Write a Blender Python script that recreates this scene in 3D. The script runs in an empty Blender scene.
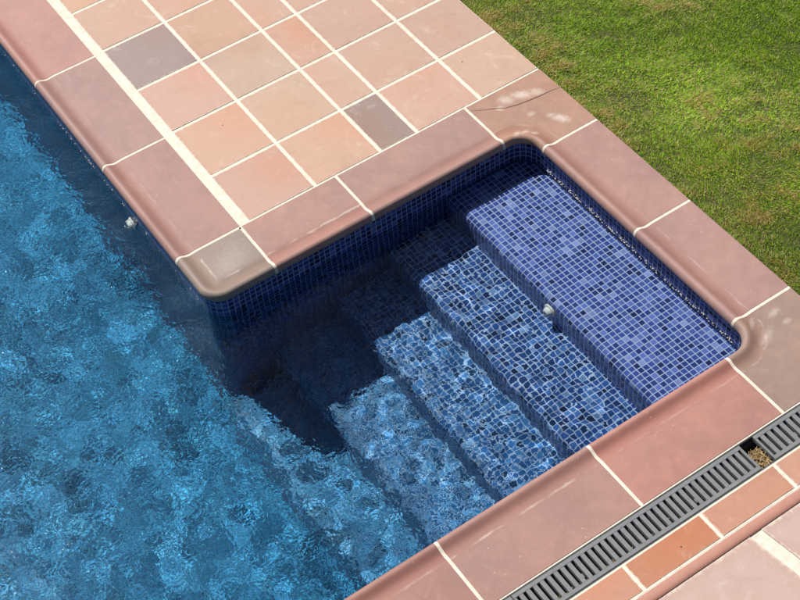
import bpy, math, random
import numpy as np
from mathutils import Matrix, Vector

# ------------------------------------------------------------------ camera
S = bpy.context.scene
COL = S.collection
cam_d = bpy.data.cameras.new("camera")
cam = bpy.data.objects.new("camera", cam_d)
COL.objects.link(cam)
S.camera = cam
Rm = [[0.8255375982, -0.5604189736, -0.0664699026],
      [-0.4685988053, -0.6150686703, -0.6341180124],
      [0.3144882091, 0.5546359779, -0.7703739990]]
CP = (-1.5811521415, -4.0425747993, 4.6182275097)
m = Matrix(((Rm[0][0], -Rm[1][0], -Rm[2][0], CP[0]),
            (Rm[0][1], -Rm[1][1], -Rm[2][1], CP[1]),
            (Rm[0][2], -Rm[1][2], -Rm[2][2], CP[2]),
            (0, 0, 0, 1)))
cam.matrix_world = m
cam_d.sensor_width = 36
cam_d.lens = 1538.99 * 36 / 800
cam_d.clip_start = 0.1
cam_d.clip_end = 2000

# ------------------------------------------------------------------ light
SUN_DIR = Vector((-0.17, 0.75, 1.0)).normalized()      # towards the sun
elev = math.asin(SUN_DIR.z)
w = bpy.data.worlds.new("World")
S.world = w
w.use_nodes = True
nt = w.node_tree
bg = nt.nodes["Background"]
sky = nt.nodes.new("ShaderNodeTexSky")
sky.sky_type = 'NISHITA'
sky.sun_disc = False
sky.sun_elevation = elev
sky.sun_rotation = math.atan2(SUN_DIR.x, SUN_DIR.y)
nt.links.new(sky.outputs[0], bg.inputs[0])
bg.inputs[1].default_value = 0.05
sd = bpy.data.lights.new("sun", 'SUN')
sd.energy = 5.0
sd.angle = math.radians(0.5)
sd.color = (1.0, 0.965, 0.91)
sd.cycles.is_caustics_light = True
sun = bpy.data.objects.new("sun", sd)
COL.objects.link(sun)
sun.rotation_euler = SUN_DIR.to_track_quat('Z', 'Y').to_euler()
sun.location = (-2, 8, 10)
S.view_settings.view_transform = 'Standard'
S.view_settings.look = 'None'
S.view_settings.gamma = 1
S.view_settings.exposure = 0.25
cy = S.cycles
cy.max_bounces = 10
cy.transmission_bounces = 8
cy.caustics_refractive = True
cy.caustics_reflective = False
cy.sample_clamp_indirect = 0.6
cy.use_denoising = True

# ------------------------------------------------------------------ helpers
def srgb(c, k=1.0, sat=0.80):
    m_ = sum(c) / 3
    c = [m_ + (v - m_) * sat for v in c]
    c = [c[0] * 1.0, c[1] * 0.985, c[2] * 0.95]
    out = []
    for v in c:
        v /= 255
        v = v / 12.92 if v < 0.04045 else ((v + 0.055) / 1.055) ** 2.4
        out.append(v * k)
    return tuple(out)

class G:
    """small node-graph helper"""
    def __init__(s, name):
        s.m = bpy.data.materials.new(name)
        s.m.use_nodes = True
        s.t = s.m.node_tree
        s.b = s.t.nodes["Principled BSDF"]
        s.o = s.t.nodes["Material Output"]
    def n(s, ty, **kw):
        x = s.t.nodes.new(ty)
        for k, v in kw.items():
            setattr(x, k, v)
        return x
    def put(s, sock, v):
        if isinstance(v, bpy.types.NodeSocket):
            s.t.links.new(v, sock)
        elif isinstance(v, (tuple, list)) and len(v) == 3 and sock.type == 'RGBA':
            sock.default_value = (*v, 1)
        else:
            sock.default_value = v
    def math(s, op, a, b=0.0, c=0.0, clamp=False):
        x = s.n("ShaderNodeMath", operation=op, use_clamp=clamp)
        s.put(x.inputs[0], a); s.put(x.inputs[1], b); s.put(x.inputs[2], c)
        return x.outputs[0]
    def mix(s, f, a, b, mode='MIX'):
        x = s.n("ShaderNodeMix", data_type='RGBA', blend_type=mode)
        s.put(x.inputs[0], f); s.put(x.inputs[6], a); s.put(x.inputs[7], b)
        return x.outputs[2]
    def smooth(s, v, lo, hi, a=0.0, b=1.0):
        x = s.n("ShaderNodeMapRange", interpolation_type='SMOOTHSTEP')
        s.put(x.inputs[0], v); s.put(x.inputs[1], lo); s.put(x.inputs[2], hi)
        s.put(x.inputs[3], a); s.put(x.inputs[4], b)
        return x.outputs[0]
    def noise(s, vec, scale, detail=4, rough=0.55, dist=0.0):
        x = s.n("ShaderNodeTexNoise")
        if vec is not None: s.put(x.inputs['Vector'], vec)
        s.put(x.inputs['Scale'], scale); s.put(x.inputs['Detail'], detail)
        s.put(x.inputs['Roughness'], rough); s.put(x.inputs['Distortion'], dist)
        return x.outputs['Fac']
    def pos(s):
        return s.n("ShaderNodeNewGeometry").outputs['Position']
    def sep(s, v):
        x = s.n("ShaderNodeSeparateXYZ"); s.put(x.inputs[0], v); return x.outputs
    def comb(s, x_, y_, z_=0.0):
        x = s.n("ShaderNodeCombineXYZ")
        s.put(x.inputs[0], x_); s.put(x.inputs[1], y_); s.put(x.inputs[2], z_); return x.outputs[0]
    def ramp(s, f, stops, interp='LINEAR'):
        x = s.n("ShaderNodeValToRGB")
        x.color_ramp.interpolation = interp
        e = x.color_ramp.elements
        while len(e) < len(stops): e.new(0.5)
        for el, (p, c) in zip(e, stops):
            el.position = p; el.color = (*c, 1)
        s.put(x.inputs[0], f)
        return x.outputs[0]
    def bump(s, h, strength, dist=0.001, normal=None):
        x = s.n("ShaderNodeBump")
        s.put(x.inputs['Strength'], strength); s.put(x.inputs['Distance'], dist)
        s.put(x.inputs['Height'], h)
        if normal is not None: s.put(x.inputs['Normal'], normal)
        return x.outputs[0]
    def base(s, col=None, rough=None, normal=None, spec=None):
        if col is not None: s.put(s.b.inputs['Base Color'], col)
        if rough is not None: s.put(s.b.inputs['Roughness'], rough)
        if normal is not None: s.put(s.b.inputs['Normal'], normal)
        if spec is not None: s.put(s.b.inputs['Specular IOR Level'], spec)
        return s.m

# ------------------------------------------------------------------ materials
PITCH = 0.0253
def mosaic_material(name="glass_mosaic", pal=None, gr=((.34, .40, .58), (.56, .62, .80)), spec=0.06):
    g = G(name)
    uv = g.n("ShaderNodeUVMap", uv_map="UVMap").outputs[0]
    u, v, _ = g.sep(uv)
    # hand laid: the joints wander by a fraction of a millimetre
    u = g.math('ADD', u, g.math('MULTIPLY', g.math('SUBTRACT', g.noise(uv, 0.35, 1), 0.5), 0.10))
    v = g.math('ADD', v, g.math('MULTIPLY', g.math('SUBTRACT', g.noise(g.comb(v, u, 7.0), 0.35, 1), 0.5), 0.10))
    fu, fv = g.math('FRACT', u), g.math('FRACT', v)
    du = g.math('SUBTRACT', 0.5, g.math('ABSOLUTE', g.math('SUBTRACT', fu, 0.5)))
    dv = g.math('SUBTRACT', 0.5, g.math('ABSOLUTE', g.math('SUBTRACT', fv, 0.5)))
    d = g.math('MINIMUM', du, dv)
    tile = g.smooth(d, 0.055, 0.095)
    cell = g.comb(g.math('FLOOR', u), g.math('FLOOR', v))
    wn = g.n("ShaderNodeTexWhiteNoise", noise_dimensions='3D')
    g.put(wn.inputs['Vector'], cell)
    r = wn.outputs['Value']
    wn2 = g.n("ShaderNodeTexWhiteNoise", noise_dimensions='3D')
    g.put(wn2.inputs['Vector'], g.comb(g.math('FLOOR', u), g.math('FLOOR', v), 5.0))
    pal = pal or [(.010, .012, .055), (.022, .030, .13), (.048, .064, .22), (.085, .11, .33), (.15, .18, .42), (.27, .31, .52)]
    c = g.ramp(r, list(zip((0.0, .055, .19, .45, .76, .94), pal)), 'CONSTANT')
    mott = g.noise(g.comb(u, v, 0.0), 3.0, 3)
    c = g.mix(g.math('MULTIPLY', mott, 0.25), c, pal[4])
    val = g.math('ADD', 0.78, g.math('MULTIPLY', wn2.outputs['Value'], 0.44))
    hs = g.n("ShaderNodeHueSaturation"); g.put(hs.inputs['Value'], val); g.put(hs.inputs['Color'], c)
    grout = g.mix(g.noise(uv, 0.6, 4), *gr)
    col = g.mix(tile, grout, hs.outputs[0])
    rough = g.math('ADD', g.math('MULTIPLY', tile, -0.42), 0.62)
    # tiles stand slightly proud and each is tilted a hair
    wn3 = g.n("ShaderNodeTexWhiteNoise", noise_dimensions='3D')
    g.put(wn3.inputs['Vector'], g.comb(g.math('FLOOR', u), g.math('FLOOR', v), 9.0))
    hgt = g.math('MULTIPLY', g.smooth(d, 0.05, 0.14), 1.0)
    nrm = g.bump(hgt, 0.5, 0.0008)
    return g.base(col, rough, nrm, spec)

def stone_material():
    """glazed terracotta coping: colour attribute, worn redder towards the lip, lime marks"""
    g = G("coping_stone")
    p = g.pos()
    a = g.n("ShaderNodeVertexColor", layer_name="Col").outputs[0]
    uv = g.n("ShaderNodeUVMap", uv_map="UVMap").outputs[0]
    u, v, _ = g.sep(uv)                    # v = distance from the lip in metres
    n1 = g.noise(p, 3.2, 5, 0.6)
    n2 = g.noise(p, 17, 5, 0.65)
    n3 = g.noise(p, 160, 3, 0.6)
    col = g.mix(g.smooth(n1, 0.35, 0.68, 0, 0.75), a, g.mix(1.0, a, (.80, .84, .90), 'MULTIPLY'))
    col = g.mix(g.smooth(n2, 0.45, 0.75, 0, 0.6), col, g.mix(1.0, a, (1.18, 1.14, 1.10), 'MULTIPLY'))
    col = g.mix(g.smooth(n2, 0.50, 0.28, 0, 0.45), col, g.mix(1.0, a, (.97, .86, .80), 'MULTIPLY'))
    # rubbed band behind the lip
    band = g.math('MULTIPLY', g.smooth(v, 0.115, 0.062), g.smooth(v, 0.012, 0.040))
    band = g.math('MULTIPLY', band, g.smooth(n1, 0.15, 0.75, 0.75, 1.0))
    col = g.mix(g.math('MULTIPLY', band, 0.55), col, g.mix(1.0, a, (.74, .52, .48), 'MULTIPLY'))
    # lime line left by splashed water
    wob = g.math('ADD', v, g.math('MULTIPLY', g.math('SUBTRACT', n2, 0.5), 0.020))
    line = g.math('SUBTRACT', 1.0, g.smooth(g.math('ABSOLUTE', g.math('SUBTRACT', wob, 0.088)), 0.0015, 0.007))
    att = g.n("ShaderNodeVertexColor", layer_name="Lime").outputs[0]
    lim = g.sep(att)
    line = g.math('MULTIPLY', line, g.math('MULTIPLY', g.smooth(g.noise(p, 9, 3), 0.42, 0.6), lim[0]))
    # flecks
    vo = g.n("ShaderNodeTexVoronoi"); g.put(vo.inputs['Vector'], p); g.put(vo.inputs['Scale'], 38)
    fleck = g.math('MULTIPLY', g.smooth(vo.outputs['Distance'], 0.10, 0.05), g.smooth(g.noise(p, 6, 2), 0.52, 0.62))
    st = g.math('ADD', g.math('MULTIPLY', line, 0.42), g.math('MULTIPLY', fleck, 0.5))
    blob = None
    for (bx, by, rx, ry, ang, amt) in BLOBS:
        X, Y, _z = g.sep(p)
        dx = g.math('SUBTRACT', X, bx); dy = g.math('SUBTRACT', Y, by)
        ca, sa = math.cos(ang), math.sin(ang)
        e1 = g.math('DIVIDE', g.math('ADD', g.math('MULTIPLY', dx, ca), g.math('MULTIPLY', dy, sa)), rx)
        e2 = g.math('DIVIDE', g.math('SUBTRACT', g.math('MULTIPLY', dy, ca), g.math('MULTIPLY', dx, sa)), ry)
        rr = g.math('SQRT', g.math('ADD', g.math('MULTIPLY', e1, e1), g.math('MULTIPLY', e2, e2)))
        rr = g.math('ADD', rr, g.math('MULTIPLY', g.math('SUBTRACT', g.noise(p, 60, 5, .75), 0.5), 2.4))
        f = g.math('MULTIPLY', g.smooth(rr, 1.5, 0.1), amt * .55)
        blob = f if blob is None else g.math('MAXIMUM', blob, f)
    st = g.math('ADD', st, blob, clamp=True)
    col = g.mix(st, col, (.72, .66, .58))
    grime = g.math('MULTIPLY', g.smooth(g.noise(p, 4.3, 6, .72, .9), 0.50, 0.70), 0.38)
    col = g.mix(grime, col, g.mix(1.0, a, (.72, .68, .66), 'MULTIPLY'))
    wash = g.math('MULTIPLY', g.smooth(g.noise(p, 7.7, 6, .75, 1.1), 0.56, 0.78), 0.16)
    col = g.mix(wash, col, (.60, .50, .44))
    dirt = g.math('MULTIPLY', g.smooth(n3, 0.60, 0.8), 0.28)
    col = g.mix(dirt, col, (.10, .07, .05))
    rough = g.math('ADD', 0.46, g.math('MULTIPLY', n2, 0.30))
    nrm = g.bump(n3, 0.15, 0.0008)
    nrm = g.bump(n2, 0.35, 0.002, nrm)
    return g.base(col, rough, nrm, 0.3)

def tile_material(name, rough0=0.5, warm=1.0):
    g = G(name)
    p = g.pos()
    a = g.n("ShaderNodeVertexColor", layer_name="Col").outputs[0]
    uv = g.n("ShaderNodeUVMap", uv_map="UVMap").outputs[0]   # 0..1 in each tile, + integer id
    tu, tv, _ = g.sep(uv)
    n1 = g.noise(p, 5.5, 5, 0.6)
    n2 = g.noise(p, 24, 5, 0.65)
    n3 = g.noise(p, 210, 3, 0.6)
    wn = g.n("ShaderNodeTexWhiteNoise", noise_dimensions='2D')
    g.put(wn.inputs['Vector'], g.comb(g.math('FLOOR', tu), g.math('FLOOR', tv)))
    r1, r2, r3 = g.sep(wn.outputs['Color'])
    # fired flash of orange in from one side of each tile
    fu = g.math('SUBTRACT', g.math('FRACT', tu), r1); fv = g.math('SUBTRACT', g.math('FRACT', tv), r2)
    dd = g.math('SQRT', g.math('ADD', g.math('MULTIPLY', fu, fu), g.math('MULTIPLY', fv, fv)))
    dd = g.math('ADD', dd, g.math('MULTIPLY', g.math('SUBTRACT', n1, 0.5), 0.6))
    flash = g.math('MULTIPLY', g.smooth(dd, 0.75, 0.05), g.math('MULTIPLY', r3, 0.45 * warm))
    col = g.mix(flash, a, g.mix(1.0, a, (1.06, .78, .58), 'MULTIPLY'))
    col = g.mix(g.smooth(n2, 0.5, 0.8, 0, 0.5), col, g.mix(1.0, a, (1.12, 1.12, 1.12), 'MULTIPLY'))
    col = g.mix(g.smooth(n2, 0.48, 0.25, 0, 0.5), col, g.mix(1.0, a, (.90, .80, .74), 'MULTIPLY'))
    scuff = g.math('MULTIPLY', g.smooth(g.noise(p, 9, 6, .75, 1.2), 0.54, 0.76), 0.30)
    col = g.mix(scuff, col, (.66, .60, .54))
    # edges of the tile a touch darker with ingrained dirt
    eu = g.math('SUBTRACT', 0.5, g.math('ABSOLUTE', g.math('SUBTRACT', g.math('FRACT', tu), 0.5)))
    ev = g.math('SUBTRACT', 0.5, g.math('ABSOLUTE', g.math('SUBTRACT', g.math('FRACT', tv), 0.5)))
    ed = g.math('MINIMUM', eu, ev)
    col = g.mix(g.math('MULTIPLY', g.smooth(ed, 0.07, 0.0), 0.30), col, g.mix(1.0, a, (.82, .66, .60), 'MULTIPLY'))
    smear = g.math('ADD', ed, g.math('MULTIPLY', g.math('SUBTRACT', g.noise(p, 42, 4, .7), 0.5), 0.055))
    col = g.mix(g.math('MULTIPLY', g.smooth(smear, 0.034, 0.012), 0.75), col, (.66, .58, .48))
    grime = g.math('MULTIPLY', g.smooth(g.noise(p, 3.1, 6, .7, .8), 0.50, 0.72), 0.42)
    col = g.mix(grime, col, g.mix(1.0, a, (.74, .72, .72), 'MULTIPLY'))
    vo = g.n("ShaderNodeTexVoronoi"); g.put(vo.inputs['Vector'], p); g.put(vo.inputs['Scale'], 11)
    pit = g.math('MULTIPLY', g.smooth(vo.outputs['Distance'], 0.05, 0.03), g.smooth(g.noise(p, 4, 2), 0.5, 0.55))
    col = g.mix(pit, col, (.06, .045, .035))
    col = g.mix(g.math('MULTIPLY', g.smooth(n3, 0.6, 0.8), 0.2), col, (.16, .10, .07))
    nrm = g.bump(n3, 0.2, 0.0008)
    nrm = g.bump(n2, 0.3, 0.002, nrm)
    return g.base(col, g.math('ADD', rough0, g.math('MULTIPLY', n2, 0.2)), nrm, 0.4)

def grout_material():
    g = G("pale_grout")
    p = g.pos()
    n = g.noise(p, 30, 5, 0.7)
    n2 = g.noise(p, 5, 3, 0.6)
    col = g.mix(g.smooth(n, 0.25, 0.75), (.60, .525, .43), (.77, .695, .59))
    col = g.mix(g.smooth(n2, 0.55, 0.85, 0, .35), col, (.50, .39, .30))
    return g.base(col, 0.85, g.bump(g.noise(p, 260, 2), 0.4, 0.001), 0.2)

def grate_material():
    g = G("grey_plastic_grate")
    p = g.pos()
    n = g.noise(p, 40, 5, 0.65)
    col = g.mix(n, (.12, .127, .133), (.22, .223, .225))
    col = g.mix(g.smooth(g.noise(p, 12, 4), 0.52, 0.75, 0, .5), col, (.26, .24, .215))
    return g.base(col, 0.6, g.bump(g.noise(p, 300, 2), 0.2, 0.0006), 0.35)

def plain(name, c, rough=0.6, var=0.15, scale=30, spec=0.4):
    g = G(name)
    n = g.noise(g.pos(), scale, 4)
    return g.base(g.mix(n, tuple(x * (1 - var) for x in c), tuple(min(1, x * (1 + var)) for x in c)), rough, None, spec)

CHOP = 0.0030
def water_material():
    g = G("pool_water")
    gl = g.n("ShaderNodeBsdfGlass", distribution='GGX')
    gl.inputs['Color'].default_value = (.90, .97, 1, 1)
    gl.inputs['Roughness'].default_value = 0.0
    gl.inputs['IOR'].default_value = 1.333
    g.t.nodes.remove(g.b)
    g.t.links.new(gl.outputs[0], g.o.inputs['Surface'])
    # fine chop too small for the surface mesh
    p = g.pos()
    X, Y, Zc = g.sep(p)
    env = g.math('ADD', g.smooth(X, 0.30, -0.6, 0.0, 0.52), g.smooth(X, 0.90, 0.72, 0.02, 0.74))
    n1 = g.noise(p, 30, 1, 0.35, 0.5)
    n2 = g.noise(p, 10, 1, 0.4, 0.4)
    n3 = g.noise(p, 75, 1, 0.4, 0.3)
    h = g.math('ADD', g.math('MULTIPLY', n1, CHOP), g.math('MULTIPLY', n2, CHOP * 1.6))
    h = g.math('ADD', h, g.math('MULTIPLY', n3, g.smooth(X, 0.80, -0.2, 0.0, CHOP * 0.50)))
    bp = g.n("ShaderNodeBump")
    bp.inputs['Strength'].default_value = 1.0; bp.inputs['Distance'].default_value = 1.0
    g.put(bp.inputs['Height'], g.math('MULTIPLY', h, env))
    g.t.links.new(bp.outputs[0], gl.inputs['Normal'])
    return g.m

def grass_material():
    g = G("grass_blades")
    a = g.n("ShaderNodeVertexColor", layer_name="Col").outputs[0]
    g.b.inputs['Subsurface Weight'].default_value = 0.0
    m_ = g.base(a, 0.45, None, 0.35)
    tr = g.n("ShaderNodeBsdfTranslucent")
    g.put(tr.inputs[0], g.mix(1.0, a, (1.0, 1.05, .5), 'MULTIPLY'))
    mx = g.n("ShaderNodeMixShader"); mx.inputs[0].default_value = 0.35
    g.t.links.new(g.b.outputs[0], mx.inputs[1]); g.t.links.new(tr.outputs[0], mx.inputs[2])
    g.t.links.new(mx.outputs[0], g.o.inputs['Surface'])
    return m_

def soil_material():
    g = G("lawn_soil")
    p = g.pos()
    col = g.mix(g.smooth(g.noise(p, 30, 5, .7), .35, .7), (.045, .050, .018), (.15, .13, .055))
    col = g.mix(g.smooth(g.noise(p, 1.2, 4), .45, .65, 0, .6), col, (.05, .085, .018))
    return g.base(col, 0.95, g.bump(g.noise(p, 80, 4), 1.0, 0.01), 0.1)

# stains on the coping (real lime marks): x, y, half length, half width, angle, amount
BLOBS = [(1.300, -.068, .035, .026, -.6, .75), (1.375, -.085, .050, .024, -.5, .85), (1.440, -.112, .030, .022, -.7, .8),
         (1.250, -.094, .020, .014, -.5, .6), (1.333, -.205, .020, .014, .2, .5), (1.416, -.300, .045, .022, -1.0, .9), (1.395, -.262, .02, .015, -.4, .6),
         (1.210, -.268, .022, .014, .4, .7), (1.245, -.278, .024, .013, 0, .75), (1.275, -.305, .02, .012, -.6, .6),
         (1.40, -1.631, .03, .014, .2, .5), (1.30, -1.70, .05, .018, .5, .35), (1.41, -1.69, .02, .012, 0, .45), (1.30, -1.62, .03, .010, .8, .4),
         (-.12, -.13, .10, .06, .7, .25)]

# ------------------------------------------------------------------ mesh building
def mesh_obj(name, verts, faces, mat, parent=None, uvs=None, smooth=False, cols=None, extra=None):
    me = bpy.data.meshes.new(name)
    me.from_pydata([tuple(map(float, v)) for v in verts], [], faces)
    me.materials.append(mat)
    if uvs is not None:                      # per-vertex uv
        lay = me.uv_layers.new(name="UVMap")
        idx = np.empty(len(me.loops), dtype=np.int32); me.loops.foreach_get("vertex_index", idx)
        lay.data.foreach_set("uv", np.asarray(uvs, dtype=np.float32)[idx].ravel())
    for nm, cc in (("Col", cols), ("Lime", extra)):
        if cc is not None:
            at = me.color_attributes.new(nm, 'FLOAT_COLOR', 'POINT')
            arr = np.ones((len(me.vertices), 4), dtype=np.float32)
            arr[:, :3] = np.asarray(cc, dtype=np.float32)
            at.data.foreach_set("color", arr.ravel())
    if smooth:
        me.shade_smooth()
    me.update()
    o = bpy.data.objects.new(name, me)
    COL.objects.link(o)
    if parent: o.parent = parent
    return o

def empty(name, loc=(0, 0, 0)):
    o = bpy.data.objects.new(name, None)
    o.empty_display_size = 0.1
    o.location = loc
    COL.objects.link(o)
    return o

def tag(o, label=None, cat=None, group=None, kind=None):
    if label: o["label"] = label
    if cat: o["category"] = cat
    if group: o["group"] = group
    if kind: o["kind"] = kind
    return o

def loft(name, rows, mat, parent=None, uvrows=None, closed=False, smooth=True, flip=False, cols=None, extra=None):
    """rows: list of equally long point lists"""
    n, k = len(rows), len(rows[0])
    V = [p for r in rows for p in r]
    UVs = [p for r in uvrows for p in r] if uvrows is not None else None
    F = []
    for i in range(n - (0 if closed else 1)):
        a, b = i * k, ((i + 1) % n) * k
        for j in range(k - 1):
            q = (a + j, b + j, b + j + 1, a + j + 1)
            F.append(q[::-1] if flip else q)
    return mesh_obj(name, V, F, mat, parent, UVs, smooth, cols, extra)

M_mos = None
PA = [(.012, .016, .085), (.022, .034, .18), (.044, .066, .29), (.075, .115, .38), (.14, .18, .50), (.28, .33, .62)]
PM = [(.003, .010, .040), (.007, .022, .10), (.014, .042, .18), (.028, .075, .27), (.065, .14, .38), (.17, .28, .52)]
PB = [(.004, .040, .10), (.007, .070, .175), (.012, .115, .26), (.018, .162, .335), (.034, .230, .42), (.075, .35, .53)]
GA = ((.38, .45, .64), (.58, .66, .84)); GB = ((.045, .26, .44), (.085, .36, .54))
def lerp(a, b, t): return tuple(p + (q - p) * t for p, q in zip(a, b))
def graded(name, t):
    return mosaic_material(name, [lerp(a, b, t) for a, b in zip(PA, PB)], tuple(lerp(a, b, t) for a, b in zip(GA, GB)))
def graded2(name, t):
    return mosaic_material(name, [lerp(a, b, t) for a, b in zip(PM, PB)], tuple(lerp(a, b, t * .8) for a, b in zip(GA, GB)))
M_steps = [graded("glass_mosaic", 0.0), graded2("faint_water_tint_mosaic", .10), graded2("mild_water_tint_mosaic", .38), graded2("strong_water_tint_mosaic", .66), graded2("heavy_water_tint_mosaic", .95)]  # tile colours shift with depth, standing in for light absorbed by the water
M_wall = mosaic_material("shade_dark_mosaic", [(.006, .007, .03), (.010, .014, .07), (.017, .026, .12), (.030, .044, .19), (.05, .07, .25), (.10, .13, .33)],
                         ((.16, .20, .28), (.34, .40, .50)), spec=0.06)  # darker copy of the mosaic: wall shade deepened in its colours
M_deep = graded("full_water_tint_mosaic", 1.0)  # deep-water tint painted into the floor tiles

# ------------------------------------------------------------------ layout numbers (metres)
XP, YW, XW, YS = -0.305, -0.285, 1.245, -1.680      # lip of the coping
XG, YB, YC, YD = 1.535, -1.990, -2.131, -2.257      # outer edges
WEST, NORTH = -3.6, 4.2
WZ = -0.130                                          # water level
FLOOR = -1.08

def arc(cx, cy, r, a0, a1, n):
    return [(cx + r * math.cos(math.radians(a0 + (a1 - a0) * i / n)), cy + r * math.sin(math.radians(a0 + (a1 - a0) * i / n))) for i in range(n + 1)]
RO, RI = 0.095, 0.085
# lip path, walked with the stone on the left-hand side
arc_out = arc(XP + RO, YW + RO, RO, 180, 270, 16)              # outer corner of the terrace
arc_ne = arc(XW - RI, YW - RI, RI, 90, 0, 14)                  # inner corners of the alcove
arc_se = arc(XW - RI, YS + RI, RI, 0, -90, 14)

def normals(path):
    """left normals of an open path"""
    P = np.array(path); T = np.zeros_like(P)
    T[1:-1] = P[2:] - P[:-2]; T[0] = P[1] - P[0]; T[-1] = P[-1] - P[-2]
    T /= np.linalg.norm(T, axis=1)[:, None]
    return np.stack([-T[:, 1], T[:, 0]], 1)

# ------------------------------------------------------------------ pool shell
pool = tag(empty("swimming_pool", (0.4, -0.9, FLOOR)),
           "sunken pool lined with small blue glass mosaic, with five steps descending in its alcove", "swimming pool")
PL = Vector(pool.location)
def rel(rows): return [[(p[0] - PL.x, p[1] - PL.y, p[2] - PL.z) for p in r] for r in rows]

full = ([(XP, NORTH - 0.1)] + arc_out + arc_ne + arc_se + [(WEST + 0.1, YS), (WEST, YS + 0.1), (WEST, NORTH - 0.1), (WEST + 0.1, NORTH), (XP - 0.1, NORTH), (XP, NORTH - 0.1)])
# wall is set 12 mm back under the lip
nrm = normals(full)
nrm[0] = nrm[-1] = (1, 0)
wallp = np.array(full) + nrm * 0.012
sacc = np.concatenate([[0], np.cumsum(np.linalg.norm(np.diff(wallp, axis=0), axis=1))])
zs = [-0.024 - 0.04 * k for k in range(36)]
rows = [[(p[0], p[1], z) for z in zs] for p in wallp]
uvr = [[(s / PITCH, z / PITCH + 0.35) for z in zs] for s in sacc]
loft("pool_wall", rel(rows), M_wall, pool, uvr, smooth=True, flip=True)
# floor
fx = [WEST - .05 + .05 * k for k in range(77)]
fy = [YS - .03 + (NORTH + .08 - YS) * k / 120 for k in range(121)]
rows = [[(x, y, FLOOR) for y in fy] for x in fx]
uvr = [[(p[0] / PITCH + .3, p[1] / PITCH) for p in r] for r in rows]
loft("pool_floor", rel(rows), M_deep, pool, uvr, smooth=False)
# steps
NOSE = [0.838, 0.523, 0.235, -0.065, -0.345]
TZ = [-0.158, -0.336, -0.507, -0.678, -0.850]
for i, (nx, tz) in enumerate(zip(NOSE, TZ)):
    back = (XW + 0.03) if i == 0 else NOSE[i - 1] + 0.02
    zb = (TZ[i + 1] if i < 4 else FLOOR) - 0.02
    r = 0.034
    prof = [(back, tz)] + [(back + (nx + r - back) * k / 8, tz) for k in range(1, 8)]
    prof += [(nx + r - r * math.sin(math.radians(a)), tz - r + r * math.cos(math.radians(a))) for a in range(0, 91, 15)]
    prof += [(nx, tz - r + (zb - tz + r) * k / 4) for k in range(1, 5)]
    acc = [0]
    for a_, b_ in zip(prof, prof[1:]): acc.append(acc[-1] + math.dist(a_, b_))
    y0, y1 = YS - 0.03, (YW + 0.02 if i < 4 else YW - 0.02)
    ys = [y0 + (y1 - y0) * k / 32 for k in range(33)]
    rows = [[(x, y, z) for (x, z) in prof] for y in ys]
    uvr = [[(y / PITCH + .2, -a_ / PITCH + 0.1 + i * 37) for a_ in acc] for y in ys]
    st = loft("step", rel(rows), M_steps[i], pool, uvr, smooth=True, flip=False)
    # end face closing the step towards the deep water
    if i == 4:
        V = [(x, y1, z) for (x, z) in prof] + [(back, y1, zb)]
        V = [(p[0] - PL.x, p[1] - PL.y, p[2] - PL.z) for p in V]
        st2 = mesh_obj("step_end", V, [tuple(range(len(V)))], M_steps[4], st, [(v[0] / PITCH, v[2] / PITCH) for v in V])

# ------------------------------------------------------------------ inlets
M_white = plain("white_plastic", (.84, .82, .74), 0.35, 0.12, 60)
M_dark = plain("dark_hole", (.02, .02, .025), 0.6)
def inlet(x, y, z, label, rad=0.031):
    t = tag(empty("pool_inlet", (x, y, z)), label, "water inlet")
    def rev(name, prof, mat, n=28, petals=0.0):
        rows = []
        for k in range(n):
            a = 2 * math.pi * k / n
            f = 1 + petals * math.cos(6 * a)
            rows.append([(-d, r_ * f * math.cos(a), r_ * f * math.sin(a)) for (r_, d) in prof])
        return loft(name, rows, mat, t, closed=True, smooth=True)
    rev("flange", [(rad, -.004), (rad, .003), (rad * .93, .007), (rad * .72, .009), (rad * .62, .006)], M_white, petals=.03)
    rev("eyeball", [(rad * .74, .004), (rad * .72, .012), (rad * .62, .021), (rad * .46, .027), (rad * .30, .030), (rad * .27, .026), (rad * .24, .014)], M_white)
    rev("nozzle_hole", [(rad * .26, .015), (0.0001, .015)], M_dark)
    return t
inlet(NOSE[0], -0.985, -0.236, "white inlet fitting in the riser of the topmost alcove step", 0.034)
inlet(XP + 0.012, 0.475, -0.235, "white inlet fitting in the long pool wall below the terrace edge", 0.036)

# ------------------------------------------------------------------ coping
M_stone = stone_material()
M_grout = grout_material()
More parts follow.
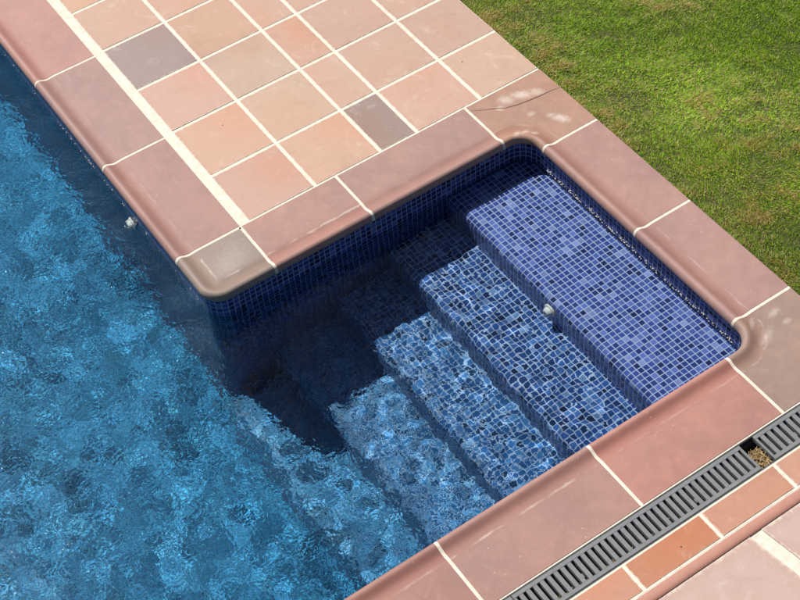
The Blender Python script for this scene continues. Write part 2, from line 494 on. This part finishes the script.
# (distance behind the lip, height) from the underside to the flat
PROF = [(.030, -.040), (.014, -.038), (.004, -.032), (.000, -.022), (.000, -.012), (.0025, -.002), (.008, .0055),
        (.016, .0095), (.024, .0095), (.032, .0065), (.042, .0015), (.052, -.0022), (.062, -.0036), (.074, -.0028), (.085, -.001), (.100, 0.0)]
coping = tag(empty("pool_coping", (0.6, 0, 0)),
             "rim of pink terracotta stones with a rolled lip and white joints around the pool", "pool coping")
CL = Vector(coping.location)
def stone(lip, outer, colour, lime=0.0, dz=0.0, name="coping_stone", mat=None, label=None, inner=None):
    """lip: list of (x,y); outer: matching list of far-side points (same length)"""
    N = normals(lip)
    rows, uvr, cols, ex = [], [], [], []
    s = 0
    for i, (p, q) in enumerate(zip(lip, outer)):
        if i: s += math.dist(p, lip[i - 1])
        n = N[i]
        r, uvc = [], []
        vmax = PROF[-1][0]
        for v, z in PROF:
            vv = v if inner is None else v * inner
            r.append((p[0] + n[0] * vv - CL.x, p[1] + n[1] * vv - CL.y, z + dz)); uvc.append((s, v))
        e = (p[0] + n[0] * vmax * (inner or 1), p[1] + n[1] * vmax * (inner or 1))
        L = math.dist(e, q)
        for k in range(1, 4):
            t = k / 3
            r.append((e[0] + (q[0] - e[0]) * t - CL.x, e[1] + (q[1] - e[1]) * t - CL.y, dz)); uvc.append((s, vmax + L * t))
        # outer side drops
        r.append((q[0] - CL.x, q[1] - CL.y, dz - 0.035)); uvc.append((s, vmax + L))
        rows.append(r); uvr.append(uvc)
    # small end drops so the joint shows depth
    def drop(r): return [(x, y, z - 0.010) for x, y, z in r]
    rows = [drop(rows[0])] + rows + [drop(rows[-1])]
    uvr = [uvr[0]] + uvr + [uvr[-1]]
    k = len(rows) * len(rows[0])
    o = loft(name, rows, mat or M_stone, coping, uvr, smooth=True, flip=False,
             cols=[colour] * k, extra=[(lime, 0, 0)] * k)
    me = o.data
    # keep the outer arris and the end faces crisp
    me.set_sharp_from_angle(angle=math.radians(40))
    if label: o["label"] = label
    return o

K = 0.61
PINK = srgb((204, 152, 143), K)
PINK2 = srgb((200, 146, 136), K)
PINK3 = srgb((208, 150, 138), K)
GREY = srgb((182, 160, 150), K)
NEC = srgb((212, 160, 138), K)
SEC = srgb((190, 155, 143), K)
g2 = 0.0065   # half joint
def straight(axis, a, b, lipc, outc, colour, lime=0.0, n=5):
    """axis 'x': runs along x from a to b at lip y=lipc, outer y=outc"""
    if axis == 'x':
        lip = [(a + (b - a) * i / n, lipc) for i in range(n + 1)]
        out = [(x, outc) for x, _ in lip]
    else:
        lip = [(lipc, a + (b - a) * i / n) for i in range(n + 1)]
        out = [(outc, y) for _, y in lip]
    return stone(lip, out, colour, lime)
def jit(c, s=0.05):
    f = 1 + random.uniform(-s, s)
    return tuple(x * f * (1 + random.uniform(-s / 2, s / 2)) for x in c)
random.seed(4)
# long side, running towards the top left (walk down: stone on the left = +x)
edges = [0, 0.655, 1.325, 1.99, 2.65, 3.31, NORTH - 0.01]
for i in range(6):
    c = [srgb((205, 154, 147), K), srgb((203, 158, 152), K), srgb((218, 158, 150), K), PINK, PINK, PINK][i]
    straight('y', edges[i + 1] - g2, edges[i] + g2, XP, 0, c, [.2, .1, 0, .2, .1, .2][i])
# greyish outer corner stone
lip = [(XP, -g2), (XP, -0.05), (XP, -0.10), (XP, -0.15)] + arc_out + [(-0.16, YW), (-0.10, YW), (-0.05, YW), (-g2, YW)]
def corner_sdf(x, y):
    qx, qy = (XP + RO) - x, (YW + RO) - y
    return RO - (math.hypot(max(qx, 0), max(qy, 0)) + min(max(qx, qy), 0))
PV = [v for v, z in PROF[4:]]; PZ = [z for v, z in PROF[4:]]
N_ = normals(lip); N_[0] = (1, 0); N_[-1] = (0, 1)
rows, uvr = [], []
for (px, py), n_ in zip(lip, N_):
    r, uvc = [], []
    for v, z in PROF[:4]:
        r.append((px + n_[0] * v - CL.x, py + n_[1] * v - CL.y, z)); uvc.append((0, v))
    for k in range(34):
        t = (k / 33) ** 1.7
        c_ = (-g2, py) if py > -0.012 else ((px, -g2) if px > -0.012 else (-g2, -g2))
        x, y = px + (c_[0] - px) * t, py + (c_[1] - py) * t
        d_ = max(0, corner_sdf(x, y))
        r.append((x - CL.x, y - CL.y, float(np.interp(d_, PV, PZ)))); uvc.append((0, d_))
    rows.append(r); uvr.append(uvc)
rows = [[(x, y, z - .01) for x, y, z in rows[0]]] + rows + [[(x, y, z - .01) for x, y, z in rows[-1]]]
uvr = [uvr[0]] + uvr + [uvr[-1]]
k_ = len(rows) * len(rows[0])
oc_ = loft("coping_stone", rows, M_stone, coping, uvr, smooth=True, cols=[GREY] * k_, extra=[(1.0, 0, 0)] * k_)
oc_.data.set_sharp_from_angle(angle=math.radians(60))
oc_["label"] = "greyish rounded outer corner stone"
# back of the alcove
bx = [0, 0.466, 1.131]
straight('x', g2, bx[1] - g2, YW, 0, srgb((212, 158, 148), K), 0.9)
straight('x', bx[1] + g2, bx[2] - g2, YW, 0, srgb((206, 158, 150), K), 0.1)
def corner(lipc, cx, cy, ox, oy, path_pts, colour, lime=0.0, label=None):
    """rays from the arc centre to the outer box"""
    outp = []
    for p in path_pts:
        outp.append(ox_of(p, cx, cy, ox, oy))
    return stone(path_pts, outp, colour, lime, label=label)
def ox_of(p, cx, cy, ox, oy):
    # straight runs keep perpendicular; in the arc shoot to the outer box edge
    dx, dy = p[0] - cx, p[1] - cy
    tx = (ox - cx) / dx if dx * (ox - cx) > 1e-9 else 1e9
    ty = (oy - cy) / dy if dy * (oy - cy) > 1e-9 else 1e9
    t = min(tx, ty)
    return (cx + dx * t, cy + dy * t)
cx, cy = XW - RI, YW - RI
jx, jy = 1.131 + g2, -0.402 + g2
ne = [(jx, YW)] + arc_ne + [(XW, jy)]
# include the exact box corner as a ray
o_ = []
for p in ne:
    if p == ne[0]: o_.append((jx, 0))
    elif p == ne[-1]: o_.append((XG, jy))
    else: o_.append(ox_of(p, cx, cy, XG, 0))
mid = min(range(len(o_)), key=lambda i: math.dist(o_[i], (XG, 0))); o_[mid] = (XG, 0)
ne_stone = stone(ne, o_, NEC, 0.3, label="cracked inner corner stone with white lime stains")
# right side
ry = [-0.402, -0.997, -1.573]
straight('y', ry[0] - g2, ry[1] + g2, XW, XG, srgb((208, 156, 148), K), 0.1)
straight('y', ry[1] - g2, ry[2] + g2, XW, XG, srgb((206, 156, 150), K), 0.35)
cx, cy = XW - RI, YS + RI
jx2 = 1.111 + g2
se = [(XW, ry[2] - g2)] + arc_se + [(jx2, YS)]
o_ = []
for p in se:
    if p == se[0]: o_.append((XG, ry[2] - g2))
    elif p == se[-1]: o_.append((jx2, YB))
    else: o_.append(ox_of(p, cx, cy, XG, YB))
mid = min(range(len(o_)), key=lambda i: math.dist(o_[i], (XG, YB))); o_[mid] = (XG, YB)
stone(se, o_, SEC, 0.5, label="dull brownish inner corner stone beside the drain")
bxs = [1.111, 0.457, -0.208, -0.865, -1.53, -2.19, -2.85, WEST + .01]
bc = [srgb((216, 148, 136), K), srgb((204, 150, 141), K), srgb((200, 140, 130), K), PINK, PINK2, PINK, PINK3]
for i in range(7):
    straight('x', bxs[i] - g2, bxs[i + 1] + g2, YS, YB, bc[i], [.25, .8, .5, .3, .2, .2, .2][i])
# far sides of the pool, out of frame
straight('y', YS, NORTH, WEST, WEST - .3, PINK, 0, 12)
straight('x', WEST, XP, NORTH, NORTH + .3, PINK, 0, 12)

# grout bed: the same profile, a hair lower, under every stone
def bed(lip, outp, inner=None):
    global M_stone
    return stone(lip, outp, (1, 1, 1), 0, dz=-0.0012, name="grout", mat=M_grout, inner=inner)
B = []
def ribbon(axis, c, lipc, outc):
    hw = 0.0085
    if axis == 'x':      # joint crossing a stone row that runs along x
        s_ = 1 if lipc < outc else -1
        lip = [(c - hw * s_, lipc), (c + hw * s_, lipc)]
        out = [(c - hw * s_, outc), (c + hw * s_, outc)]
    else:
        s_ = 1 if lipc < outc else -1
        lip = [(lipc, c + hw * s_), (lipc, c - hw * s_)]
        out = [(outc, c + hw * s_), (outc, c - hw * s_)]
    bed(lip, out)
for c in edges[:6]: ribbon('y', c, XP, 0)
for c in bx: ribbon('x', c, YW, 0)
for c in ry: ribbon('y', c, XW, XG)
for c in bxs[:6]: ribbon('x', c, YS, YB)

# crack across the corner stone
M_crack = plain("crack_dirt", (.07, .045, .035), .9)
CR = [(1.138, -.028), (1.19, -.060), (1.236, -.084), (1.271, -.108), (1.32, -.123), (1.383, -.133), (1.437, -.139), (1.485, -.141), (1.534, -.150)]
rows = []
for i, (x, y) in enumerate(CR):
    wd = 0.0005 + 0.0011 * math.sin(math.pi * i / (len(CR) - 1)) * random.uniform(.5, 1.3)
    rows.append([(x - CL.x, y - wd - CL.y, 0.0012), (x - CL.x, y + wd - CL.y, 0.0012)])
cr = loft("crack", rows, M_crack, ne_stone, smooth=False)

# ------------------------------------------------------------------ terrace tiles
M_tile = tile_material("terracotta_tile")
def tiles(name, rects, mat, z=0.0, ch=0.0022, parent=None, seed=1):
    """rects: (x0, x1, y0, y1, colour)"""
    rnd = random.Random(seed)
    V, F, UVs, C = [], [], [], []
    for k, (x0, x1, y0, y1, c) in enumerate(rects):
        b = len(V)
        h = [z + rnd.uniform(-.0006, .0006) for _ in range(4)]
        for (x, y, zz, iu, iv) in ((x0, y0, z - .005, .001, .001), (x1, y0, z - .005, .999, .001), (x1, y1, z - .005, .999, .999), (x0, y1, z - .005, .001, .999),
                           (x0 + ch, y0 + ch, h[0], .02, .02), (x1 - ch, y0 + ch, h[1], .98, .02), (x1 - ch, y1 - ch, h[2], .98, .98), (x0 + ch, y1 - ch, h[3], .02, .98)):
            V.append((x, y, zz)); UVs.append((iu + k % 17, iv + k // 17)); C.append(c)
        F += [(b + 4, b + 5, b + 6, b + 7), (b, b + 1, b + 5, b + 4), (b + 1, b + 2, b + 6, b + 5), (b + 2, b + 3, b + 7, b + 6), (b + 3, b, b + 4, b + 7)]
    return mesh_obj(name, V, F, mat, parent, UVs, False, C)
xs = [(0.047, 0.3635), (0.3765, 0.6915), (0.7045, 0.879), (0.892, 1.2135), (1.2265, 1.533)]
yb = [0.0, 0.327, 0.6636, 0.997, 1.334, 1.66, 1.99]
while yb[-1] < 6: yb.append(yb[-1] + 0.332)
tc = {(0, 0): (214, 164, 148), (1, 0): (226, 174, 144), (2, 0): (166, 140, 133), (3, 0): (226, 174, 154), (4, 0): (222, 180, 152),
      (0, 1): (226, 172, 142), (1, 1): (216, 180, 154), (2, 1): (220, 176, 154), (3, 1): (212, 170, 150), (4, 1): (206, 166, 150),
      (0, 2): (222, 170, 154), (1, 2): (206, 176, 155), (2, 2): (220, 165, 140), (3, 2): (212, 166, 150), (4, 2): (212, 172, 152),
      (0, 3): (168, 146, 144), (1, 3): (216, 166, 136), (2, 3): (216, 172, 152), (3, 3): (214, 170, 150),
      (0, 4): (216, 172, 150), (1, 4): (222, 168, 142)}
KD = 0.70
rects = []
random.seed(9)
for j in range(len(yb) - 1):
    for i, (a, b) in enumerate(xs):
        c = tc.get((i, j)) or random.choice(list(tc.values()))
        if sum(c) > 470: c = lerp(c, (214, 172, 156), .35)
        rects.append((a, b, yb[j] + (0.010 if j == 0 else 0.0065), yb[j + 1] - 0.0065, srgb(c, KD)))
terrace = tiles("terrace", rects, M_tile)
tag(terrace, "peach and pink terracotta floor tiles laid beside the pool", kind="structure")
gsh = mesh_obj("grout_bed", [(-.001, -.003, -.0022), (XG - .002, -.003, -.0022), (XG - .002, yb[-1], -.0022), (-.001, yb[-1], -.0022)],
               [(0, 1, 2, 3)], M_grout, terrace)

# border tiles beyond the drain + lower terrace
oc = [(222, 150, 122), (220, 152, 124), (214, 134, 96), (216, 150, 122), (218, 158, 134)]
ox = [-3.7, -3.36, -3.02, -2.68, -2.34, -2.0, -1.66, -1.32, -.98, -.64, -.426, -.087, .2532, .5931, .9322, 1.2713, 1.535]
rects = []
for k in range(len(ox) - 1):
    c = {11: oc[1], 12: oc[2], 13: oc[3], 14: oc[4]}.get(k, oc[0])
    rects.append((ox[k] + .005, ox[k + 1] - .005, YD + .008, YC - .004, srgb(c, KD)))
border = tiles("drain_border", rects, M_tile, seed=5)
tag(border, kind="structure")
# rolled front edge of the border with its grout
pr = [(YC + .0015, -.03), (YC + .0015, -.0022), (YD + .004, -.0022), (YD - .002, -.0035), (YD - .003, -.006)]
loft("grout_bed", [[(x, y, z) for (y, z) in pr] for x in (-3.75, 1.533)], M_grout, border, smooth=False, flip=True)
M_nose = plain("terracotta_nose", srgb((206, 140, 122), KD), .6, .12, 18)
pr = [(YD - .002, -.004), (YD - .005, -.002), (YD - .030, -.002), (YD - .040, -.004), (YD - .0435, -.008), (YD - .0435, -.03)]
loft("front_edge", [[(x, y, z) for (y, z) in pr] for x in (-3.75, 1.533)], M_nose, border, smooth=True, flip=True)

LZ = -0.0065
M_low = tile_material("greyish_paving_tile", .6, .35)
lc = srgb((216, 182, 176), KD)
low = mesh_obj("lower_terrace", [], [], M_low)
bpy.data.objects.remove(low)
def low_tiles():
    V, F, UVs, C = [], [], [], []
    cols_x = [-3.7, -2.6, -1.5, -.42, .690, 1.80, 2.9]
    n = 0
    for r in range(5):
        y1 = YD - 0.0445 - r * 1.1
        y0 = y1 - 1.1 + .03
        for k in range(len(cols_x) - 1):
            sk = lambda y: (YD - y) * 0.15
            xa, xb = cols_x[k] + .026, cols_x[k + 1] - .026
            b = len(V)
            for (x, y, u_, v_) in ((xa, y0, .02, .02), (xb, y0, .98, .02), (xb, y1, .98, .98), (xa, y1, .02, .98)):
                V.append((x + sk(y), y, LZ)); UVs.append((u_ + n, v_)); C.append(lc)
            F.append((b, b + 1, b + 2, b + 3)); n += 1
    o = mesh_obj("lower_terrace", V, F, M_low, None, UVs, False, C)
    tag(o, "lower paved terrace of mottled greyish pink slabs with wide white joints", kind="structure")
    mesh_obj("grout_bed", [(-5, -8, LZ - .004), (5, -8, LZ - .004), (5, YD - .01, LZ - .004), (-5, YD - .01, LZ - .004)], [(0, 1, 2, 3)], M_grout, o)
low_tiles()

# ------------------------------------------------------------------ drain
M_grate = grate_material()
M_chan = plain("drain_channel_grey", (.06, .06, .06), .7, .3, 30)
y_t, y_b = YB - 0.007, YC + 0.003
ch = mesh_obj("drain_channel",
              [(x, y, z) for x in (-3.7, 1.53) for (y, z) in ((y_t + .002, -.003), (y_t - .004, -.003), (y_t - .004, -.022), (y_t - .014, -.022), (y_t - .016, -.11), (y_b + .016, -.11), (y_b + .014, -.022), (y_b + .004, -.022), (y_b + .004, -.003), (y_b - .002, -.003))],
              [(j, j + 10, j + 11, j + 1) for j in range(9)], M_chan)
tag(ch, "narrow sunken drain channel between the pool coping and the orange border tiles", "drain channel")
gb = mesh_obj("grout_strip", [(-3.7, YB + .001, -.0018), (1.53, YB + .001, -.0018), (1.53, YB - .0065, -.0018), (-3.7, YB - .0065, -.0018)], [(0, 3, 2, 1)], M_grout, ch)
def make_grate(x0, x1, label):
    t = tag(empty("drain_grate", ((x0 + x1) / 2, (y_t + y_b) / 2, -.02)), label, "drain grate", "grey grates over the drain channel")
    L = t.location
    ya, yb_ = y_b + .0055, y_t - .0055           # lower, upper
    rim = 0.016
    zt, zb_ = -.0015, -.020
    V, F = [], []
    def box(xa, xb, yc, yd, zt_=zt):
        b = len(V); e = .0012
        for (x, y, z) in ((xa, yc, zb_), (xb, yc, zb_), (xb, yd, zb_), (xa, yd, zb_), (xa, yc, zt_ - e), (xb, yc, zt_ - e), (xb, yd, zt_ - e), (xa, yd, zt_ - e),
                          (xa + e, yc + e, zt_), (xb - e, yc + e, zt_), (xb - e, yd - e, zt_), (xa + e, yd - e, zt_)):
            V.append((x - L.x, y - L.y, z - L.z))
        F.extend([(b + 3, b + 2, b + 1, b), (b + 8, b + 9, b + 10, b + 11)])
        for lo, hi in ((0, 4), (4, 8)):
            for q in range(4):
                F.append((b + lo + q, b + lo + (q + 1) % 4, b + hi + (q + 1) % 4, b + hi + q))
    box(x0, x1, ya, ya + rim); box(x0, x1, yb_ - rim, yb_)
    fr = mesh_obj("frame", V, F, M_grate, t)
    V, F = [], []
    pitch = 0.0288
    n = int((x1 - x0) / pitch)
    pitch = (x1 - x0) / n
    for k in range(n + 1):
        xc = x0 + k * pitch
        hw = pitch * .295
        a, b = max(x0, xc - hw), min(x1, xc + hw)
        if k == 0: b = x0 + .010
        if k == n: a = x1 - .010
        box(a, b, ya + rim - .001, yb_ - rim + .001, zt - .0006)
    bars = mesh_obj("bars", V, F, M_grate, t)
    V, F = [], []
    if x1 - x0 > .5:
        for q in (.25, .75):
            V, F = [], []
            xc = x0 + (x1 - x0) * q
            box(xc - .02, xc - .008, ya + .03, ya + .048, zt - .004)
            mesh_obj("lock_bar", V, F, M_grate, t)
    return t
make_grate(-0.118, 0.890, "long grey slotted drain grate left of the straw-filled gap")
make_grate(0.953, 1.527, "grey slotted drain grate right of the straw-filled gap, against the corner stone")
make_grate(-1.122, -0.121, "grey slotted drain grate farthest down-left along the pool rim")

# straw in the gap and under the bars
M_straw = plain("dry_straw", (.42, .29, .14), .8, .4, 90)
def straw():
    rnd = random.Random(3)
    V, F = [], []
    def one(cx, cy, cz, L, tilt):
        a = rnd.uniform(0, 2 * math.pi); w_ = rnd.uniform(.0008, .0017)
        d = Vector((math.cos(a) * math.cos(tilt), math.sin(a) * math.cos(tilt), math.sin(tilt)))
        s_ = d.cross(Vector((0, 0, 1))).normalized() * w_
        u_ = Vector((0, 0, w_))
        c = Vector((cx, cy, cz)); p, q = c - d * L / 2, c + d * L / 2
        b = len(V)
        for e in (p, q): V.extend([tuple(e + s_), tuple(e - s_ * .5 + u_), tuple(e - s_ * .5 - u_)])
        F.extend([(b, b + 3, b + 4, b + 1), (b + 1, b + 4, b + 5, b + 2), (b + 2, b + 5, b + 3, b)])
    for _ in range(230):
        r1 = rnd.random()
        cx = rnd.uniform(.892, .945); cy = rnd.uniform(y_b + .012, y_b + .085)
        one(cx, cy, -.028 + rnd.uniform(-.012, .018), rnd.uniform(.012, .035), rnd.uniform(-.4, .4))
    for _ in range(420):
        cx = rnd.uniform(-.2, .88)
        if rnd.random() < .35: continue
        cy = y_b + .012 + abs(rnd.gauss(0, .018))
        one(cx, cy, -.030 + rnd.uniform(-.01, .012), rnd.uniform(.006, .022), rnd.uniform(-.3, .3))
    return V, F
V, F = straw()
sw = mesh_obj("dry_straw", V, F, M_straw)
tag(sw, "dry yellow grass clippings caught in the gap between two drain grates and under the slots", "plant debris", kind="stuff")
# silt under the straw
M_silt = plain("drain_silt", (.10, .075, .05), .9, .4, 60)
mesh_obj("silt", [(.886, y_b + .016, -.062), (.952, y_b + .016, -.062), (.952, y_b + .075, -.075), (.886, y_b + .075, -.075)], [(0, 1, 2, 3)], M_silt, ch)

# ------------------------------------------------------------------ ground + lawn
M_soil = soil_material()
GZ = -0.030
gr = mesh_obj("ground", [(XG - .004, -60, GZ), (90, -60, GZ), (90, 90, GZ), (XG - .004, 90, GZ),
                         (-90, yb[-1], GZ), (XG - .004, yb[-1], GZ), (-90, 90, GZ),
                         (-90, -8, GZ - .03), (WEST - .3, -8, GZ - .03), (WEST - .3, yb[-1], GZ), (XG - .004, -60, GZ - .03), (-90, -60, GZ - .03), (XG - .004, -8, GZ - .03),
                         (XP, NORTH + .3, GZ), (WEST - .3, NORTH + .3, GZ), (XP, yb[-1], GZ)],
              [(0, 1, 2, 3), (4, 5, 3, 6), (7, 8, 9, 4), (11, 10, 12, 7), (14, 13, 15, 9)], M_soil)
tag(gr, kind="structure")
# west part beside terrace: strip between long coping and terrace end is all tiled, nothing more needed

def lawn(name, x0, x1, y0, y1, dens, seed, length=(.009, .020)):
    rs = np.random.RandomState(seed)
    n = int((x1 - x0) * (y1 - y0) * dens)
    x = rs.uniform(x0, x1, n); y = rs.uniform(y0, y1, n)
    # smooth value noise from a few sines for patches
    def f(sc, ph, k=10):
        r2 = np.random.RandomState(ph); s = 0
        for _ in range(k):
            a = r2.uniform(0, 6.28); fr = sc * r2.uniform(.6, 1.6); s = s + np.sin((x * np.cos(a) + y * np.sin(a)) * fr + r2.uniform(0, 6.28))
        return s / math.sqrt(k / 2)
    big, med, fine = f(5, 1), f(16, 2), f(55, 3)
    keep = rs.uniform(0, 1, n) < np.clip(.80 + .16 * med + .18 * fine, .25, 1)
    x, y, big, med, fine = x[keep], y[keep], big[keep], med[keep], fine[keep]; n = len(x)
    tuft = np.clip(med * .5 + fine * .5, -1, 1.5)
    L = rs.uniform(length[0], length[1], n) * (1 + .3 * tuft)
    wd = rs.uniform(.0008, .0015, n)
    lean_a = rs.uniform(0, 2 * np.pi, n) * 0.6 + f_dir(x, y) 
    lean = rs.uniform(.5, 1.35, n)
    az = rs.uniform(0, 2 * np.pi, n)
    # dryness
    dry = np.zeros(n)
    for (px, py, pr, amt) in DRY:
        d = np.hypot(x - px, y - py) / pr
        dry = np.maximum(dry, amt * np.exp(-d * d) * (1 + .4 * fine))
    edge = np.exp(-((x - XG) / .15) ** 2) * np.clip(.24 + .10 * med, 0, .5)
    pd = np.clip(.15 + dry + edge + .07 * big + .05 * med + .06 * fine, .03, .95)
    isdry = rs.uniform(0, 1, n) < pd
    t = rs.uniform(0, 1, (n, 1)) ** 1.3; t2 = rs.uniform(0, 1, (n, 1))
    green = (1 - t) * np.array([.10, .24, .010]) + t * np.array([.60, .84, .055])
    green *= (1 + .12 * big[:, None])
    straw_ = (1 - t2) * np.array([.46, .40, .13]) + t2 * np.array([.74, .60, .30])
    deep = pd[:, None] > .5
    straw_ = np.where(deep, straw_ * np.array([1.0, .90, .85]), straw_)
    C = np.where(isdry[:, None], straw_, green)
    # geometry: base pair, mid pair, tip
    bx_, by_ = np.cos(lean_a), np.sin(lean_a)
    sx, sy = np.cos(az), np.sin(az)
    zb = np.full(n, GZ - .002)
    h1 = L * .5; h2 = L * .95
    off1 = lean * h1 * .45; off2 = lean * h2 * .95
    V = np.empty((n, 5, 3), dtype=np.float32)
    for k, (o, h, ww) in enumerate(((0 * L, 0 * L, wd * .8), (off1, h1 * .85, wd))):
        V[:, 2 * k, 0] = x + bx_ * o - sx * ww; V[:, 2 * k, 1] = y + by_ * o - sy * ww; V[:, 2 * k, 2] = zb + h
        V[:, 2 * k + 1, 0] = x + bx_ * o + sx * ww; V[:, 2 * k + 1, 1] = y + by_ * o + sy * ww; V[:, 2 * k + 1, 2] = zb + h
    V[:, 4, 0] = x + bx_ * off2; V[:, 4, 1] = y + by_ * off2; V[:, 4, 2] = zb + h2 * np.clip(1.25 - lean * .55, .3, 1)
    me = bpy.data.meshes.new(name)
    me.vertices.add(n * 5)
    me.vertices.foreach_set("co", V.ravel())
    base = (np.arange(n) * 5)[:, None]
    loops = np.concatenate([base + np.array([0, 1, 3, 2]), base + np.array([2, 3, 4])], 1).astype(np.int32).ravel()
    me.loops.add(len(loops)); me.loops.foreach_set("vertex_index", loops)
    me.polygons.add(n * 2)
    st_ = np.stack([np.arange(n) * 7, np.arange(n) * 7 + 4], 1).ravel().astype(np.int32)
    me.polygons.foreach_set("loop_start", st_)
    me.update(calc_edges=True)
    at = me.color_attributes.new("Col", 'FLOAT_COLOR', 'POINT')
    c4 = np.ones((n, 5, 4), dtype=np.float32); c4[:, :, :3] = C[:, None, :]
    at.data.foreach_set("color", c4.ravel())
    me.materials.append(M_grass)
    o = bpy.data.objects.new(name, me); COL.objects.link(o)
    return o
def f_dir(x, y): return 2.2 * np.sin(x * 2.1 + 1) * np.cos(y * 1.7) + 1.2 * np.sin(x * 7 + y * 5)
M_grass = grass_material()
DRY0 = [(2.35, 0.05, .13, .5), (2.57, -.02, .06, .55), (2.1, 0.35, .10, .25), (1.66, .35, .12, .3), (1.66, -.35, .12, .25),
       (2.05, -.98, .16, .28), (2.2, -.75, .12, .2), (1.75, -1.2, .14, .35), (1.95, -.65, .10, .2), (1.62, .05, .10, .3)]
DRY = [(a, b, r * 1.4, m_ * .95) for a, b, r, m_ in DRY0]
go = lawn("lawn_grass", XG - .004, 3.0, -2.0, 1.5, 110000, 11)
tag(go, "short mown lawn grass, green with straw coloured patches, growing up to the terrace edge", "grass", kind="stuff")
go2 = lawn("lawn_grass", 3.0, 6.0, -3.5, 5.0, 7000, 12, (.02, .05))
tag(go2, "sparser lawn grass farther from the pool, beyond the nearer turf", "grass", kind="stuff")

# ------------------------------------------------------------------ water
def axis(segs):
    out = []
    for a, b, d in segs:
        n = max(1, int(round((b - a) / d)))
        out += [a + (b - a) * i / n for i in range(n)]
    out.append(segs[-1][1])
    return np.array(out)
ax = axis([(WEST - .02, -1.9, .04), (-1.9, -1.6, .012), (-1.6, XW + .03, .0065)])
ay = axis([(YS - .03, 2.3, .0065), (2.3, NORTH + .02, .03)])
X, Y = np.meshgrid(ax, ay, indexing='ij')
def waves(X, Y, lam0, lam1, n, seed, power=1.0):
    r = np.random.RandomState(seed); h = np.zeros_like(X)
    for _ in range(n):
        lam = lam0 * (lam1 / lam0) ** r.uniform(); a = r.uniform(0, 2 * np.pi); ph = r.uniform(0, 2 * np.pi)
        k = 2 * np.pi / lam
        h += np.sin(k * (X * np.cos(a) + Y * np.sin(a)) + ph) * (lam ** power)
    return h / math.sqrt(n / 2)
def sstep(v, a, b):
    t = np.clip((v - a) / (b - a), 0, 1); return t * t * (3 - 2 * t)
H_mid = waves(X, Y, .07, .17, 50, 2) / (2 * np.pi)
H_big = waves(X, Y, .20, .55, 20, 3) / (2 * np.pi)
gust = .5 + .5 * np.clip(waves(X, Y, .25, .8, 14, 5, 0) * .6, -1, 1)
# chop dies away inside the alcove and over the shallow top step
env = .12 + .88 * sstep(-X, -.84, -.62)
H = env * (H_mid * (.025 + .014 * sstep(X, .1, .5)) * (.6 + .6 * gust) + H_big * .03)
H *= np.clip(1 - .35 * sstep(Y, 1.2, 2.4), .6, 1)
Z = WZ + H
nx_, ny_ = X.shape
Vt = np.stack([X.ravel(), Y.ravel(), Z.ravel()], 1)
BOT = -1.9
idx = np.arange(nx_ * ny_).reshape(nx_, ny_)
quads = np.stack([idx[:-1, :-1].ravel(), idx[1:, :-1].ravel(), idx[1:, 1:].ravel(), idx[:-1, 1:].ravel()], 1)
ring = np.concatenate([idx[:, 0], idx[-1, 1:], idx[-2::-1, -1], idx[0, -2:0:-1]])
Vb = Vt[ring].copy(); Vb[:, 2] = BOT
nb = len(Vt); m2 = len(ring)
r0 = ring; r1 = np.roll(ring, -1)
b0 = np.arange(m2) + nb; b1 = np.roll(b0, -1)
sides = np.stack([r1, r0, b0, b1], 1)
Vall = np.concatenate([Vt, Vb]).astype(np.float32)
me = bpy.data.meshes.new("water")
me.vertices.add(len(Vall)); me.vertices.foreach_set("co", Vall.ravel())
Q = np.concatenate([quads, sides]).astype(np.int32)
bottom = b0[::-1].astype(np.int32)
loops = np.concatenate([Q.ravel(), bottom])
me.loops.add(len(loops)); me.loops.foreach_set("vertex_index", loops)
me.polygons.add(len(Q) + 1)
ls = np.concatenate([np.arange(len(Q)) * 4, [len(Q) * 4]]).astype(np.int32)
me.polygons.foreach_set("loop_start", ls)
me.update(calc_edges=True)
me.materials.append(water_material())
me.shade_smooth()
water = bpy.data.objects.new("water", me); COL.objects.link(water)
tag(water, "clear rippling pool water", kind="structure")
water.cycles.is_caustics_caster = True
def receivers(o):
    if o.type == 'MESH' and not o.name.startswith('pool_wall'): o.cycles.is_caustics_receiver = True
    for c in o.children: receivers(c)
receivers(pool)
for o in bpy.data.objects:
    if o.name.startswith("pool_inlet"): receivers(o)


# lime crust plus painted waterline glints, along right hand and long walls
M_lime_glints = plain("lime_and_glints", (.62, .58, .50), .5, .3, 200)
def crust(name, pts, parent_off, n, seed, spread=.006):
    rnd = random.Random(seed); V, F = [], []
    for _ in range(n):
        k = rnd.randrange(len(pts) - 1); t = rnd.random()
        (xa, ya), (xb, yb_) = pts[k], pts[k + 1]
        x, y = xa + (xb - xa) * t, ya + (yb_ - ya) * t
        z = WZ + .004 + rnd.gauss(0, spread)
        b = len(V); r = rnd.uniform(.0010, .0034)
        nx, ny = parent_off
        for q in range(5):
            a = 2 * math.pi * q / 5 + rnd.uniform(-.3, .3); rr = r * rnd.uniform(.6, 1.3)
            V.append((x + nx * .0004 + ny * rr * math.cos(a) * 1.8 - PL.x, y + ny * .0004 + nx * rr * math.cos(a) * 1.8 - PL.y, z + rr * math.sin(a) - PL.z))
        V.append((x + nx * .0032 - PL.x, y + ny * .0032 - PL.y, z - PL.z))
        for q in range(5): F.append((b + q, b + (q + 1) % 5, b + 5))
    o = mesh_obj(name, V, F, M_lime_glints, pool)
    tag(o, kind="stuff")
crust("lime_and_glints", [(XW + .012, -.40), (XW + .012, -1.59)], (-1, 0), 230, 5, .008)
crust("lime_and_glints", [(XP + .012, 2.2), (XP + .012, -.19)], (-1, 0), 70, 6)
